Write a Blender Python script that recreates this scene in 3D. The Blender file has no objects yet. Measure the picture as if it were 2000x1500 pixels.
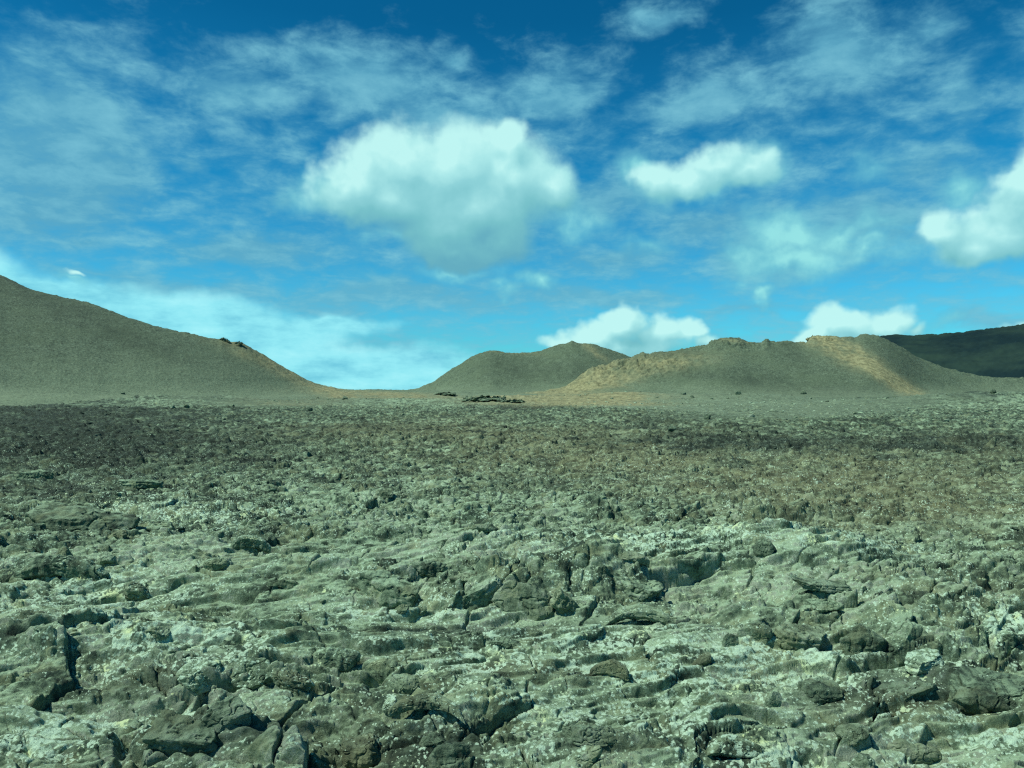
import bpy, math, random
import numpy as np
from mathutils import Vector
from concurrent.futures import ThreadPoolExecutor

# ------------------------------------------------------------------ basics
F = 1511.0            # focal length in pixels of the 2000 px wide photograph
CAMH = 3.2            # eye height above the lava, metres
HOR = 772.0           # level of the horizon
TILT = (HOR - 750) / F   # the plain climbs gently towards the hills
SC = bpy.context.scene
COL = SC.collection
Q = 1.0
f4 = np.float32


def tag(o, label=None, cat=None, group=None, kind=None):
    if label: o['label'] = label
    if cat: o['category'] = cat
    if group: o['group'] = group
    if kind: o['kind'] = kind
    return o


# ------------------------------------------------------------------ noise (numpy)
_rng = np.random.RandomState(7)
PERM = _rng.permutation(4096).astype(np.int32)
ANG = (_rng.rand(4096) * 2 * np.pi)
GX, GY = np.cos(ANG).astype(f4), np.sin(ANG).astype(f4)
R1, R2, R3, R4, R5 = [_rng.rand(4096).astype(f4) for _ in range(5)]


def _h(ix, iy, seed):
    return PERM[(PERM[(ix + seed * 131) & 4095] + iy) & 4095]


def perlin(x, y, seed=0):
    fx, fy = np.floor(x), np.floor(y)
    ix, iy = fx.astype(np.int32), fy.astype(np.int32)
    x = (x - fx).astype(f4); y = (y - fy).astype(f4)
    u = x * x * x * (x * (x * 6 - 15) + 10); v = y * y * y * (y * (y * 6 - 15) + 10)
    def g(a, b):
        k = _h(ix + a, iy + b, seed)
        return GX[k] * (x - a) + GY[k] * (y - b)
    a = g(0, 0); b = g(1, 0); a += u * (b - a)
    c = g(0, 1); d = g(1, 1); c += u * (d - c)
    return (a + v * (c - a)) * f4(1.5)


def fbm(x, y, o=4, seed=0, gain=.5, ridged=False):
    s = 0; a = 1.0; t = 0
    ca, sa = math.cos(.6), math.sin(.6)
    for i in range(o):
        n = perlin(x, y, seed + i * 3)
        if ridged: n = 1 - 2 * np.abs(n)
        s = s + a * n; t += a; a *= gain
        x, y = (x * ca - y * sa) * 2.03 + 5.3, (x * sa + y * ca) * 2.03 - 1.7
    return s / t


def voronoi(x, y, seed=0, jit=.95):
    """distance to nearest and second feature point, offset to the nearest and its hash"""
    fx, fy = np.floor(x), np.floor(y)
    ix, iy = fx.astype(np.int32), fy.astype(np.int32)
    x = (x - fx).astype(f4); y = (y - fy).astype(f4)
    d1 = np.full(x.shape, 9, f4); d2 = np.full(x.shape, 9, f4)
    ox = np.zeros(x.shape, f4); oy = np.zeros(x.shape, f4); kk = np.zeros(x.shape, np.int32)
    for a in (-1, 0, 1):
        for b in (-1, 0, 1):
            k = _h(ix + a, iy + b, seed)
            dx = x - (a + .5 + (R1[k] - .5) * jit); dy = y - (b + .5 + (R2[k] - .5) * jit)
            d = dx * dx + dy * dy
            m = d < d1
            d2 = np.where(m, d1, np.minimum(d2, d))
            d1 = np.where(m, d, d1); ox = np.where(m, dx, ox); oy = np.where(m, dy, oy); kk = np.where(m, k, kk)
    return np.sqrt(d1), np.sqrt(d2), ox, oy, kk


def sstep(a, b, x):
    t = np.clip((x - a) / (b - a), 0, 1)
    return t * t * (3 - 2 * t)


def interp(px, tab):
    return np.interp(px, [t[0] for t in tab], [t[1] for t in tab])


# ------------------------------------------------------------------ the lava plain
# bearing/distance chart of the plain: a place is written (u, v), u = 1000 + F*x/y, v = 750 + F*CAMH/y
LAVA_EDGE = [(-600, 777), (0, 778), (200, 778), (350, 788), (500, 796), (700, 790), (850, 780), (950, 774), (1050, 775),
             (1130, 795), (1250, 806), (1400, 826), (1600, 826), (1750, 806), (1900, 788), (2050, 777), (2600, 775)]
BROKEN = [(1020, 1150, 260, 40, 1.), (1240, 1120, 160, 28, .7), (1640, 1210, 240, 50, 1.), (1930, 1240, 120, 45, 1.), (800, 1150, 130, 35, .7), (500, 1060, 80, 25, .6), (350, 1380, 240, 60, .7), (860, 1430, 150, 60, .8),
          (1150, 1470, 160, 35, .8), (1750, 1360, 120, 40, .9), (1640, 1440, 160, 40, .6), (560, 1330, 90, 35, .8), (120, 1110, 150, 25, .6), (620, 1470, 100, 30, .5)]
SAND = [(1110, 780, 150, 16, 1.3), (1190, 790, 110, 10, .8), (760, 777, 190, 6, .9), (1300, 775, 130, 5, .4), (560, 790, 100, 5, .35)]


def patches(u, v, lst):
    s = np.zeros(u.shape, f4)
    for (cu, cv, ru, rv, w) in lst:
        d = ((u - cu) / ru) ** 2 + ((v - cv) / rv) ** 2
        s = s + w * np.exp(-d * 1.2)
    return s


SMOOTH = [(1150, 1285, 560, 50, .9), (1450, 1400, 420, 45, .6), (300, 1160, 330, 30, .6), (700, 1240, 200, 30, .6), (1050, 1225, 330, 45, 1.1), (1150, 1330, 260, 60, 1.0), (560, 1075, 280, 40, .9), (900, 1050, 330, 22, .7), (300, 1180, 230, 30, .7),
          (1600, 1110, 420, 35, .8), (1400, 1290, 230, 30, .9), (1880, 1350, 160, 40, .9), (650, 1210, 130, 40, .6),
          (130, 1420, 180, 45, .8), (1800, 1420, 250, 40, .6), (1250, 1130, 150, 28, .8), (700, 1110, 150, 35, .7),
          (130, 1000, 150, 20, .6)]
LICHEN = [(1000, 1300, 230, 35, 1.1), (1220, 1400, 270, 60, .85), (760, 1205, 170, 20, .9), (260, 1250, 130, 45, .9), (450, 1290, 130, 40, .95),
          (90, 1440, 200, 50, .9), (1500, 1310, 260, 40, .8), (1650, 1290, 250, 30, .7), (150, 1150, 230, 35, .7),
          (1100, 1250, 300, 40, .55), (1850, 1430, 250, 50, .5), (350, 1380, 200, 30, .6), (1500, 1480, 160, 25, .9),
          (1950, 1230, 80, 40, .9), (1400, 1090, 500, 25, .55), (350, 1010, 250, 30, .45), (1330, 1080, 160, 14, .9), (980, 1480, 90, 30, .8)]
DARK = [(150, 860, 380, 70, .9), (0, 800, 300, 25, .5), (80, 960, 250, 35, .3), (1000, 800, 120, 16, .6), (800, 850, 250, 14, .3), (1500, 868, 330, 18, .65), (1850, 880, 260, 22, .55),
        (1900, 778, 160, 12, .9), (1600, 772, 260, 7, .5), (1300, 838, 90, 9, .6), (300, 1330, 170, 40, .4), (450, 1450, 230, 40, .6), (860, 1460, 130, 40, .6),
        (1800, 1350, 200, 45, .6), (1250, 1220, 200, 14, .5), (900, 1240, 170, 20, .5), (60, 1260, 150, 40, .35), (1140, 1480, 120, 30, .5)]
PALE = [(1500, 805, 400, 34, 1.), (1200, 800, 200, 16, .5), (350, 790, 350, 10, .4), (700, 790, 250, 9, .2), (1850, 830, 250, 16, .8), (1900, 752, 200, 8, .6)]
BROWN = [(800, 850, 320, 22, .9), (1150, 890, 380, 50, .85), (1650, 950, 450, 65, .95), (1800, 1000, 330, 50, .6), (1900, 880, 300, 25, .4),
         (1000, 1330, 140, 20, .5), (100, 1230, 120, 20, .4), (700, 1460, 70, 40, .8), (1700, 1380, 150, 25, .4), (1900, 1180, 200, 40, .5), (1740, 920, 70, 16, .8), (1380, 960, 40, 12, .7)]


def macro(x, y):
    r = np.sqrt(x * x + y * y)
    z = .22 * fbm(x / 9, y / 9, 3, 11) * sstep(6, 13, r)
    z = z + .9 * fbm(x / 55 + 3, y / 55, 3, 17) * sstep(25, 90, r) * (1 - .6 * sstep(130, 220, r))
    ysafe = np.maximum(y, 1.0)
    u = 1000 + F * x / ysafe
    # hummocks standing on the plain
    for (cx, cy, sx, sy, h) in [(72, 118, 22, 9, 2.0), (-2, 148, 10, 6, 1.0), (1.2, 12.2, 1.5, .9, .32), (6.6, 10.0, 1.2, .9, .3), (3.5, 14.2, 5, .9, .28),
                                (-5.5, 13.2, 2.4, .8, .22), (-4.4, 9.3, 2.2, .5, .18), (30, 55, 16, 5, .5), (-40, 75, 22, 9, .8), (5, 75, 12, 5, .5),
                                (-52, 128, 16, 10, 1.3), (-80, 125, 14, 8, 1.1), (-22, 140, 12, 9, .8), (22, 150, 14, 8, 1.5), (48, 148, 12, 7, 1.2), (88, 145, 16, 8, 1.6), (112, 138, 12, 9, 1.1), (35, 128, 10, 6, .7),
                                (-2.2, 7.6, .8, .5, .15), (4.6, 8.4, .9, .4, .2), (16, 75, 9, 6, -.3)]:
        z = z + h * np.exp(-(((x - cx) / sx) ** 2 + ((y - cy) / sy) ** 2))
    return z.astype(f4)


def lava(x, y, rmin=None, full=True):
    """height of the lava surface and its masks: z, zdetail, dark, brown, lichen, gravel"""
    r = np.sqrt(x * x + y * y)
    ys = np.maximum(y, .5)
    u = 1000 + F * x / ys; v = 750 + F * CAMH / ys
    rmin = float(r.min()) if rmin is None else rmin
    base = macro(x, y)
    wob = fbm(x / 5 + 9, y / 5, 3, 23)
    edge = interp(u, LAVA_EDGE).astype(f4)
    redge = F * CAMH / (edge - 750)
    # distance-based edge of the rough lava, frayed
    rough = 1 - sstep(.72, 1.22, ys / redge * (1 + .34 * wob + .12 * fbm(x / 1.7, y / 1.7, 2, 29) + .25 * fbm(x / 14, y / 14, 3, 30)))
    smooth = np.clip(patches(u, v, SMOOTH) + .45 * fbm(x / 1.6, y / 1.6, 3, 31), 0, 1) * (1 - sstep(14, 19, r))
    smooth = sstep(.12, .52, smooth)
    # the crust: layered sheets that end in curved ledges
    w1 = fbm(x / 1.6, y / 1.3, 3, 41); w2 = fbm(x / 1.6 + 7, y / 1.3 - 4, 3, 43)
    w3 = fbm(x / .4, y / .4, 2, 47); w4 = fbm(x / .4 + 3, y / .4, 2, 49)
    bro = np.clip(patches(u, v, BROKEN), 0, 1.2)
    rub = np.clip(1 - smooth + .6 * bro, 0, 1)
    near = 1 - sstep(16, 26, r)
    def terrace(n, st, sharp):
        q = n / st; f = np.floor(q); t = q - f
        return (f + .30 * t + .70 * sstep(1 - sharp, 1, t)) * st
    xr = x * .96 + y * .28; yr_ = y * .96 - x * .28          # the flow runs slightly askew
    n1_ = fbm(xr / 3.6, yr_ / 1.5, 5, 45, gain=.46) + .10 * w3 * .5
    zd = .42 * terrace(n1_, .16, .24) * (.45 + .55 * near)
    if rmin < 30:
        n2_ = fbm(xr / 1.15 + 4, yr_ / .45, 4, 46, gain=.5)
        zd = zd + .115 * terrace(n2_, .22, .26) * (.55 + .45 * rub) * (1 - sstep(22, 30, r))
    X = x + .26 * w1; Y = y + .26 * w2
    d1, d2, ox, oy, k = voronoi((xr + .5 * w1) / 3.1, (yr_ + .5 * w2) / 1.5, 50)
    e = d2 - d1
    zd = zd + ((R4[k] - .5) * .42 * ox + (R5[k] - .3) * .52 * oy + .12 * (R3[k] - .5)) * near * sstep(0, .05, e) * (.45 + .55 * smooth) * (1 + .9 * bro)
    tone0 = .5 * (R2[k] - .5)
    # broken plates
    d1, d2, ox, oy, k = voronoi(X / 1.7, Y / 1.15, 51)
    e = d2 - d1
    crack = 1 - sstep(0, .035, e)
    up = (R4[k] > .55)
    zd = zd + (.10 * (R3[k] - .4) + (R4[k] - .5) * .26 * ox + (R5[k] - .5) * .34 * oy) * up * (.25 + .75 * rub) * sstep(.0, .06, e) * (1 + 1.1 * bro)
    tone = .5 + tone0 + .4 * (R2[k] - .5)
    zd = zd - crack * (.075 + .08 * bro) * (R5[k] > .35) * (.5 + .5 * near)
    # tumbled angular blocks, in swarms
    X2 = X + .05 * w3; Y2 = Y + .05 * w4
    d1, d2, ox, oy, k = voronoi(X2 / .62, Y2 / .42, 53)
    e = d2 - d1
    midm = rub * sstep(.0, .3, fbm(x / 2.3, y / 1.8, 3, 57) + .22 * sstep(13, 20, r))
    fac = np.minimum(e, .25) * .35
    zd = zd - .05 * bro * (1 - sstep(0, .06, e)) * near
    zd = zd + midm * ((.12 * (R3[k] - .45) + (R4[k] - .5) * .30 * ox + (R5[k] - .5) * .36 * oy + fac) * sstep(0, .07, e) - .05 * (1 - sstep(0, .06, e))) * (.5 + .28 * near)
    tone = tone + (.75 * (R2[k] - .5) - .20 * bro) * (.1 + .9 * rub)
    zd = zd - .035 * (1 - sstep(0, .05, e)) * smooth * (R5[k] > .6)
    # folds
    rd = fbm(xr / 1.5 + .3 * w3, yr_ / .42, 4, 59, ridged=True)
    zd = zd + .075 * rd * (.35 + .65 * rub) * (.5 + .5 * near)
    if rmin < 60:
        d1, d2, ox, oy, k = voronoi(X2 / .25, Y2 / .17, 61)
        e = d2 - d1
        c = (.038 * (R3[k] - .35) + (R4[k] - .5) * .10 * ox + (R5[k] - .5) * .10 * oy + np.minimum(e, .3) * .07) * sstep(0, .05, e) - .02 * (1 - sstep(0, .1, e))
        tone = tone + .7 * (R2[k] - .5) * rub * (1 - sstep(45, 60, r))
        zd = zd + c * rub * (R1[k] > .3) * (1 + .5 * sstep(14, 24, r)) * (1 - sstep(45, 60, r)) * sstep(-.25, .15, fbm(x / .9, y / .7, 3, 63) + .3 * sstep(10, 18, r))
    if rmin < 22:
        d1, d2, ox, oy, k = voronoi(X2 / .1, Y2 / .075, 67)
        e = d2 - d1
        c = .030 * (R3[k] - .3) * sstep(0, .1, e) + .05 * (R4[k] - .5) * oy
        zd = zd + c * (.12 + .88 * rub) * (1 - sstep(16, 22, r)) * sstep(-.3, .2, fbm(x / .5, y / .5, 2, 69))
        # ropes of cooled lava
        ph = (xr * .12 + yr_ + .30 * w1 + .05 * w3)
        rope = np.abs(np.sin(ph * np.pi / .17)) ** .7
        rope2 = np.abs(np.sin(ph * np.pi / .06 + 1.5 * w4)) ** .8
        rm = sstep(-.05, .25, fbm(xr / 2.2 + 5, yr_ / .9, 3, 71)) * (1 - sstep(14, 22, r))
        fl = fbm(xr / 2.6 + .4 * w1, yr_ / .20 + .8 * w1, 4, 75, ridged=True)
        zd = zd + .045 * fl * smooth * (1 - sstep(14, 22, r))
        ph2 = yr_ / .62 + .75 * w1 + .35 * fbm(x / 4.5, y / 3, 2, 76)
        # sheets that ran over one another: steep lips, gentle backs
        def lips(p):
            q = p - np.floor(p)
            return sstep(0, .13, q) * (1 - q) ** .8
        wid = smooth * (1 - sstep(15, 24, r))
        ph2 = ph2 + .10 * w3
        lm_ = sstep(-.22, .12, fbm(xr / 3.0, yr_ / 1.3, 3, 74))
        zd = zd + .135 * (lips(ph2) - .4) * wid * lm_
        ph3 = yr_ / .26 + xr * .35 + 1.3 * w2 + .12 * w4
        zd = zd + .055 * (lips(ph3) - .4) * (.35 * (1 - sstep(15, 22, r)) + .65 * wid) * sstep(-.1, .2, fbm(xr / 1.9 + 3, yr_ / 1.1, 3, 72))
        zd = zd + (rope * .034 + rope2 * .012) * rm * (.35 + .65 * smooth)
        zd = zd + (.013 * fbm(x / .09, y / .07, 4, 73, gain=.62)) * (.45 + .65 * rub) * (1 - sstep(16, 22, r))
    if rmin > 15:
        # coarse clinker of the distant field
        d1, d2, ox, oy, k = voronoi(X / 1.0 + .15 * w3, Y / .8, 77)
        far = sstep(16, 40, r)
        tone = tone + far * .8 * (R2[k] - .5)
        zd = zd + far * (.20 * R3[k] ** 2 * (1 - d1 * 1.1) + (R4[k] - .5) * .16 * oy)
        d1, d2, ox, oy, k = voronoi(X / .45 + .1 * w3, Y / .38, 78)
        zd = zd + far * (.22 * np.where(R3[k] > .55, R5[k], 0) * (1 - 1.3 * d1) + (R4[k] - .5) * .10 * oy)
        tone = tone + far * .6 * (R2[k] - .55)
    zd = zd + .032 * fbm(x / .2, y / .16, 3, 79, gain=.55) * rub
    zg = .035 * fbm(x / .5, y / .5, 3, 83)
    d1, d2, ox, oy, k = voronoi(x / 1.1, y / 1.1, 87)
    zg = zg + np.where(R3[k] > .72, .55 * R5[k] * np.clip(.42 - d1, 0, 1), 0)
    zg = zg + .30 * zd
    zd = zd * rough + zg * (1 - rough)
    z = base + zd
    if not full:
        return z, zd
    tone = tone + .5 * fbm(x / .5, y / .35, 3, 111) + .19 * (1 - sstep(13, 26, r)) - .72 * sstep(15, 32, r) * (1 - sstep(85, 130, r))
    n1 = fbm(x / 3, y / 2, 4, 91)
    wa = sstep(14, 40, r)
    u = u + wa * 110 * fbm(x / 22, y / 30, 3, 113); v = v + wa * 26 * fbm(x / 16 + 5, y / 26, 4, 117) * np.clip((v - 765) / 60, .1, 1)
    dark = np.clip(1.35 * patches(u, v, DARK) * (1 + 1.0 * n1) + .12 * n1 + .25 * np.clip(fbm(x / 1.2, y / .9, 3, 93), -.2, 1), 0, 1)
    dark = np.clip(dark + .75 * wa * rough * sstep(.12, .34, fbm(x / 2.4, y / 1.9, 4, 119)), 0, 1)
    brown = np.clip(patches(u, v, BROWN) * (1 + 1.2 * fbm(x / 2.5 + 3, y / 2.0, 4, 97)) + .5 * np.clip(fbm(x / .8, y / .6, 3, 99) - .25, 0, 1), 0, 1)
    li = patches(u, v, LICHEN) * (.74 + 1.1 * fbm(x / .7, y / .5, 4, 101)) + .22 * fbm(x / 1.5, y / 1.2, 3, 103) + .46
    li = np.clip(li, 0, 1) * rough * (1 - .35 * sstep(16, 60, r)) + np.clip(patches(u, v, PALE) * (1 + .8 * n1), 0, 1) * (1 - rough)
    sand = np.clip(patches(u, v, SAND) * (1 + .8 * n1), 0, 1)
    return z, zd, sand.astype(f4), dark.astype(f4), brown.astype(f4), li.astype(f4), np.clip((1 - rough) * (1 + .5 * n1), 0, 1).astype(f4), np.clip(tone, 0, 1).astype(f4)


def rise(y):
    return TILT * np.minimum(y, 200) - .03 * np.maximum(0, y - 205)


# ------------------------------------------------------------------ mesh helpers
def mesh_arrays(name, co, quads, mat, attrs=None, smooth=True):
    me = bpy.data.meshes.new(name)
    n = len(co); m = len(quads)
    me.vertices.add(n); me.vertices.foreach_set('co', np.ascontiguousarray(co, f4).ravel())
    me.loops.add(m * 4); me.polygons.add(m)
    me.polygons.foreach_set('loop_start', np.arange(0, m * 4, 4, dtype=np.int32))
    me.loops.foreach_set('vertex_index', np.ascontiguousarray(quads, np.int32).ravel())
    me.polygons.foreach_set('use_smooth', np.full(m, smooth, bool))
    for k, a in (attrs or {}).items():
        at = me.attributes.new(k, 'FLOAT', 'POINT'); at.data.foreach_set('value', np.ascontiguousarray(a, f4).ravel())
    me.update(calc_edges=True)
    me.materials.append(mat)
    o = bpy.data.objects.new(name, me); COL.objects.link(o)
    return o


def grid_quads(nr, nc):
    i = np.arange(nr * nc, dtype=np.int32).reshape(nr, nc)
    return np.stack([i[:-1, :-1], i[:-1, 1:], i[1:, 1:], i[1:, :-1]], -1).reshape(-1, 4)


# ------------------------------------------------------------------ node helpers
class NT:
    def __init__(s, tree): s.t = tree; s.n = tree.nodes; s.l = tree.links
    def set(s, sock, v):
        if isinstance(v, bpy.types.NodeSocket): s.l.new(v, sock)
        elif v is not None: sock.default_value = v
    def math(s, op, a, b=None, c=None, clamp=False):
        n = s.n.new('ShaderNodeMath'); n.operation = op; n.use_clamp = clamp
        s.set(n.inputs[0], a); s.set(n.inputs[1], b)
        if c is not None: s.set(n.inputs[2], c)
        return n.outputs[0]
    def vmath(s, op, a, b=None, c=None):
        n = s.n.new('ShaderNodeVectorMath'); n.operation = op
        s.set(n.inputs[0], a); s.set(n.inputs[1], b)
        if c is not None: s.set(n.inputs[2], c)
        return n.outputs['Value'] if op in ('LENGTH', 'DOT_PRODUCT') else n.outputs[0]
    def noise(s, vec, scale, detail=4, rough=.5, dist=0, col=False, lac=2.0):
        n = s.n.new('ShaderNodeTexNoise'); s.set(n.inputs['Vector'], vec); n.inputs['Scale'].default_value = scale
        n.inputs['Detail'].default_value = detail; n.inputs['Roughness'].default_value = rough; n.inputs['Distortion'].default_value = dist
        n.inputs['Lacunarity'].default_value = lac
        return n.outputs['Color' if col else 'Fac']
    def mapr(s, x, a, b, c=0., d=1., smooth=False):
        n = s.n.new('ShaderNodeMapRange'); n.interpolation_type = 'SMOOTHSTEP' if smooth else 'LINEAR'
        for i, v in enumerate((x, a, b, c, d)): s.set(n.inputs[i], v)
        return n.outputs[0]
    def mix(s, f, a, b, mode='MIX'):
        n = s.n.new('ShaderNodeMix'); n.data_type = 'RGBA'; n.blend_type = mode
        s.set(n.inputs[0], f); s.set(n.inputs[6], a); s.set(n.inputs[7], b)
        return n.outputs[2]
    def attr(s, name):
        n = s.n.new('ShaderNodeAttribute'); n.attribute_name = name; return n.outputs['Fac']
    def ramp(s, x, stops):
        n = s.n.new('ShaderNodeValToRGB'); e = n.color_ramp.elements
        while len(e) < len(stops): e.new(.5)
        for i, (p, c) in enumerate(stops): e[i].position = p; e[i].color = (*c, 1)
        s.set(n.inputs[0], x); return n.outputs[0]
    def comb(s, x, y, z=0.):
        n = s.n.new('ShaderNodeCombineXYZ'); s.set(n.inputs[0], x); s.set(n.inputs[1], y); s.set(n.inputs[2], z); return n.outputs[0]


def C3(r, g, b): return (r, g, b, 1)


def rock_material(name, kind='field'):
    """kind: field (attributes drive it) or rock (loose pieces; constants drive it)"""
    m = bpy.data.materials.new(name); m.use_nodes = True
    t = NT(m.node_tree); bs = t.n['Principled BSDF']
    geo = t.n.new('ShaderNodeNewGeometry'); P = geo.outputs['Position']
    sep = t.n.new('ShaderNodeSeparateXYZ'); t.l.new(geo.outputs['Normal'], sep.inputs[0]); nz = sep.outputs[2]
    dark, brown, lich, grav, ora = [t.attr(a) for a in ('dark', 'brown', 'lichen', 'gravel', 'orange')]
    big = t.noise(P, .45, 6, .6)
    mid = t.noise(P, 3.1, 8, .65, .4)
    fine = t.noise(P, 13, 7, .75)
    v = t.math('ADD', t.math('MULTIPLY', big, .25), t.math('ADD', t.math('MULTIPLY', mid, .38), t.math('MULTIPLY', fine, .37)))
    tn = t.math('SUBTRACT', t.attr('tone'), .5)
    v = t.math('MULTIPLY_ADD', t.math('SUBTRACT', v, .5), 1.45, t.math('MULTIPLY_ADD', tn, .16, .5))
    base = t.ramp(v, [(.38, (0.025, 0.047, 0.033)), (.46, (0.073, 0.122, 0.079)), (.53, (0.139, 0.215, 0.136)), (.62, (0.238, 0.314, 0.239))])
    # thin dust lying on the flat tops
    dust = t.mapr(nz, .62, .97, 0, .75, True)
    base = t.mix(t.math('MULTIPLY', dust, t.mapr(t.math('MULTIPLY_ADD', tn, .22, mid), .40, .58, .0, 1.)), base, C3(0.292, 0.456, 0.297))
    tan = t.mapr(t.noise(P, 1.7, 5, .6, .5), .5, .66, 0, .55, True)
    base = t.mix(tan, base, C3(0.200, 0.258, 0.143))
    base = t.mix(t.math('MULTIPLY', brown, .7), base, t.ramp(mid, [(.35, (0.065, 0.075, 0.042)), (.65, (0.200, 0.235, 0.129))]))
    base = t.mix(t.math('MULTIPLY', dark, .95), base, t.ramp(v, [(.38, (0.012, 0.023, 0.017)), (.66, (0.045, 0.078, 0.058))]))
    # gravel slopes
    gn = t.math('MULTIPLY_ADD', tn, .15, t.math('MULTIPLY_ADD', t.noise(P, 2.2, 9, .8), 1.3, -.15))
    g2 = t.noise(t.vmath('MULTIPLY', P, (1, 1, 3.)), .09, 5, .6)
    grv = t.ramp(gn, [(.36, (0.042, 0.066, 0.045)), (.5, (0.078, 0.123, 0.081)), (.64, (0.135, 0.199, 0.135))])
    grv = t.mix(t.mapr(g2, .42, .62, 0, .4, True), grv, C3(0.088, 0.136, 0.083))
    grv = t.mix(t.math('MULTIPLY', dark, .75), grv, C3(0.025, 0.044, 0.032))
    grv = t.mix(t.math('MULTIPLY', lich, t.mapr(gn, .3, .62, .35, 1.)), grv, C3(0.168, 0.244, 0.159))
    base = t.mix(grav, base, grv)
    oc = t.ramp(t.noise(P, .8, 8, .7), [(.36, (0.120, 0.132, 0.070)), (.62, (0.290, 0.310, 0.170))])
    base = t.mix(ora, base, oc)
    # white lichen crust: clustered flecks
    lb = t.noise(P, 3.2, 6, .7)
    vo = t.n.new('ShaderNodeTexVoronoi'); vo.inputs['Scale'].default_value = 25
    t.l.new(t.vmath('MULTIPLY_ADD', t.noise(P, 30, 3, .6, col=True), (0.055, 0.053, 0.055), P), vo.inputs['Vector'])
    dots = vo.outputs['Distance']
    loc = t.math('MULTIPLY', lich, t.mapr(lb, .36, .64, .45, 1.75))
    rad = t.math('MULTIPLY_ADD', loc, .56, -.05)
    rad = t.math('MULTIPLY', rad, t.mapr(t.noise(P, 11, 2, .5), .35, .65, .55, 1.35))
    lm = t.mapr(t.math('SUBTRACT', rad, dots), -.01, .05, 0, 1)
    lm = t.math('MULTIPLY', lm, t.mapr(nz, .15, .6, .15, 1.))
    lm = t.math('MULTIPLY', lm, t.math('SUBTRACT', 1., grav, clamp=True))
    yel = t.mapr(t.noise(P, 2.3, 3, .5), .58, .68)
    lc = t.mix(yel, t.mix(t.noise(P, 60, 2, .5), C3(.32, .48, .36), C3(.52, .76, .58)), C3(.52, .68, .38))
    base = t.mix(t.math('MULTIPLY', lm, .9), base, lc)
    t.l.new(base, bs.inputs['Base Color'])
    bs.inputs['Roughness'].default_value = .93
    bs.inputs['Specular IOR Level'].default_value = .25
    b1 = t.n.new('ShaderNodeBump'); b1.inputs['Distance'].default_value = .05; b1.inputs['Strength'].default_value = .75
    t.l.new(t.noise(P, 20, 8, .75, .2), b1.inputs['Height'])
    b2 = t.n.new('ShaderNodeBump'); b2.inputs['Distance'].default_value = .35
    t.set(b2.inputs['Strength'], t.math('MULTIPLY', grav, .55))
    t.l.new(t.noise(t.vmath('MULTIPLY', P, (.8, .8, 2.2)), 1.7, 8, .75), b2.inputs['Height'])
    t.l.new(b1.outputs[0], b2.inputs['Normal']); t.l.new(b2.outputs[0], bs.inputs['Normal'])
    return m


MAT = rock_material('weathered_lava')

# ------------------------------------------------------------------ lava field mesh
def build_field():
    rs = [2.6]
    while rs[-1] < 460:
        r = rs[-1]
        k = .005 if r < 5.2 else .0017 if r < 20 else (.0023 if r < 60 else (.0035 if r < 130 else .007))
        rs.append(r * (1 + k / Q))
    rs = np.array(rs)
    nc = int(1560 * Q)
    az = np.linspace(-math.radians(52), math.radians(52), nc)
    nr = len(rs)
    co = np.empty((nr, nc, 3), f4); A = {k: np.empty((nr, nc), f4) for k in ('dark', 'brown', 'lichen', 'gravel', 'tone', 'orange')}
    ca, sa = np.cos(az), np.sin(az)
    B = 64
    def work(i0):
        i1 = min(nr, i0 + B)
        R = rs[i0:i1, None]
        x = R * sa[None]; y = R * ca[None]
        z, zd, sa_, dk, br, li, gr, to = lava(x, y, rmin=float(rs[i0]))
        # ledges lean out over the hollows
        co[i0:i1, :, 0] = x + .14 * zd + .03 * fbm(x / .3, y / .3, 2, 131) * (1 - gr)
        co[i0:i1, :, 1] = y - .26 * zd
        co[i0:i1, :, 2] = z + rise(y)
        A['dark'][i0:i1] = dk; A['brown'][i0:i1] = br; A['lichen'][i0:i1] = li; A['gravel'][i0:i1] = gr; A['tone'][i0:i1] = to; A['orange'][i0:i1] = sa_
    with ThreadPoolExecutor(4) as ex:
        list(ex.map(work, range(0, nr, B)))
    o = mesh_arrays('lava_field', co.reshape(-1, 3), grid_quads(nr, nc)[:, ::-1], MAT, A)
    tag(o, 'broken grey-green lava crust with white lichen flecks in front of the hills', None, None, 'structure')
    return o


build_field()

# wide plain out to the horizon
def build_plain():
    n = 72
    rr = np.concatenate([[0.0], np.geomspace(3, 9000, 40)])
    a = np.linspace(0, 2 * math.pi, n + 1)
    co = np.stack([rr[:, None] * np.sin(a), rr[:, None] * np.cos(a), np.full((len(rr), n + 1), -1.6)], -1)
    z = np.zeros(co.shape[:2])
    attrs = {'gravel': z + 1, 'dark': z + .3, 'brown': z, 'lichen': z, 'tone': z + .5}
    o = mesh_arrays('plain', co.reshape(-1, 3), grid_quads(len(rr), n + 1)[:, ::-1], MAT, attrs)
    tag(o, 'distant gravel plain behind the hills', None, None, 'structure')


build_plain()

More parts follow.
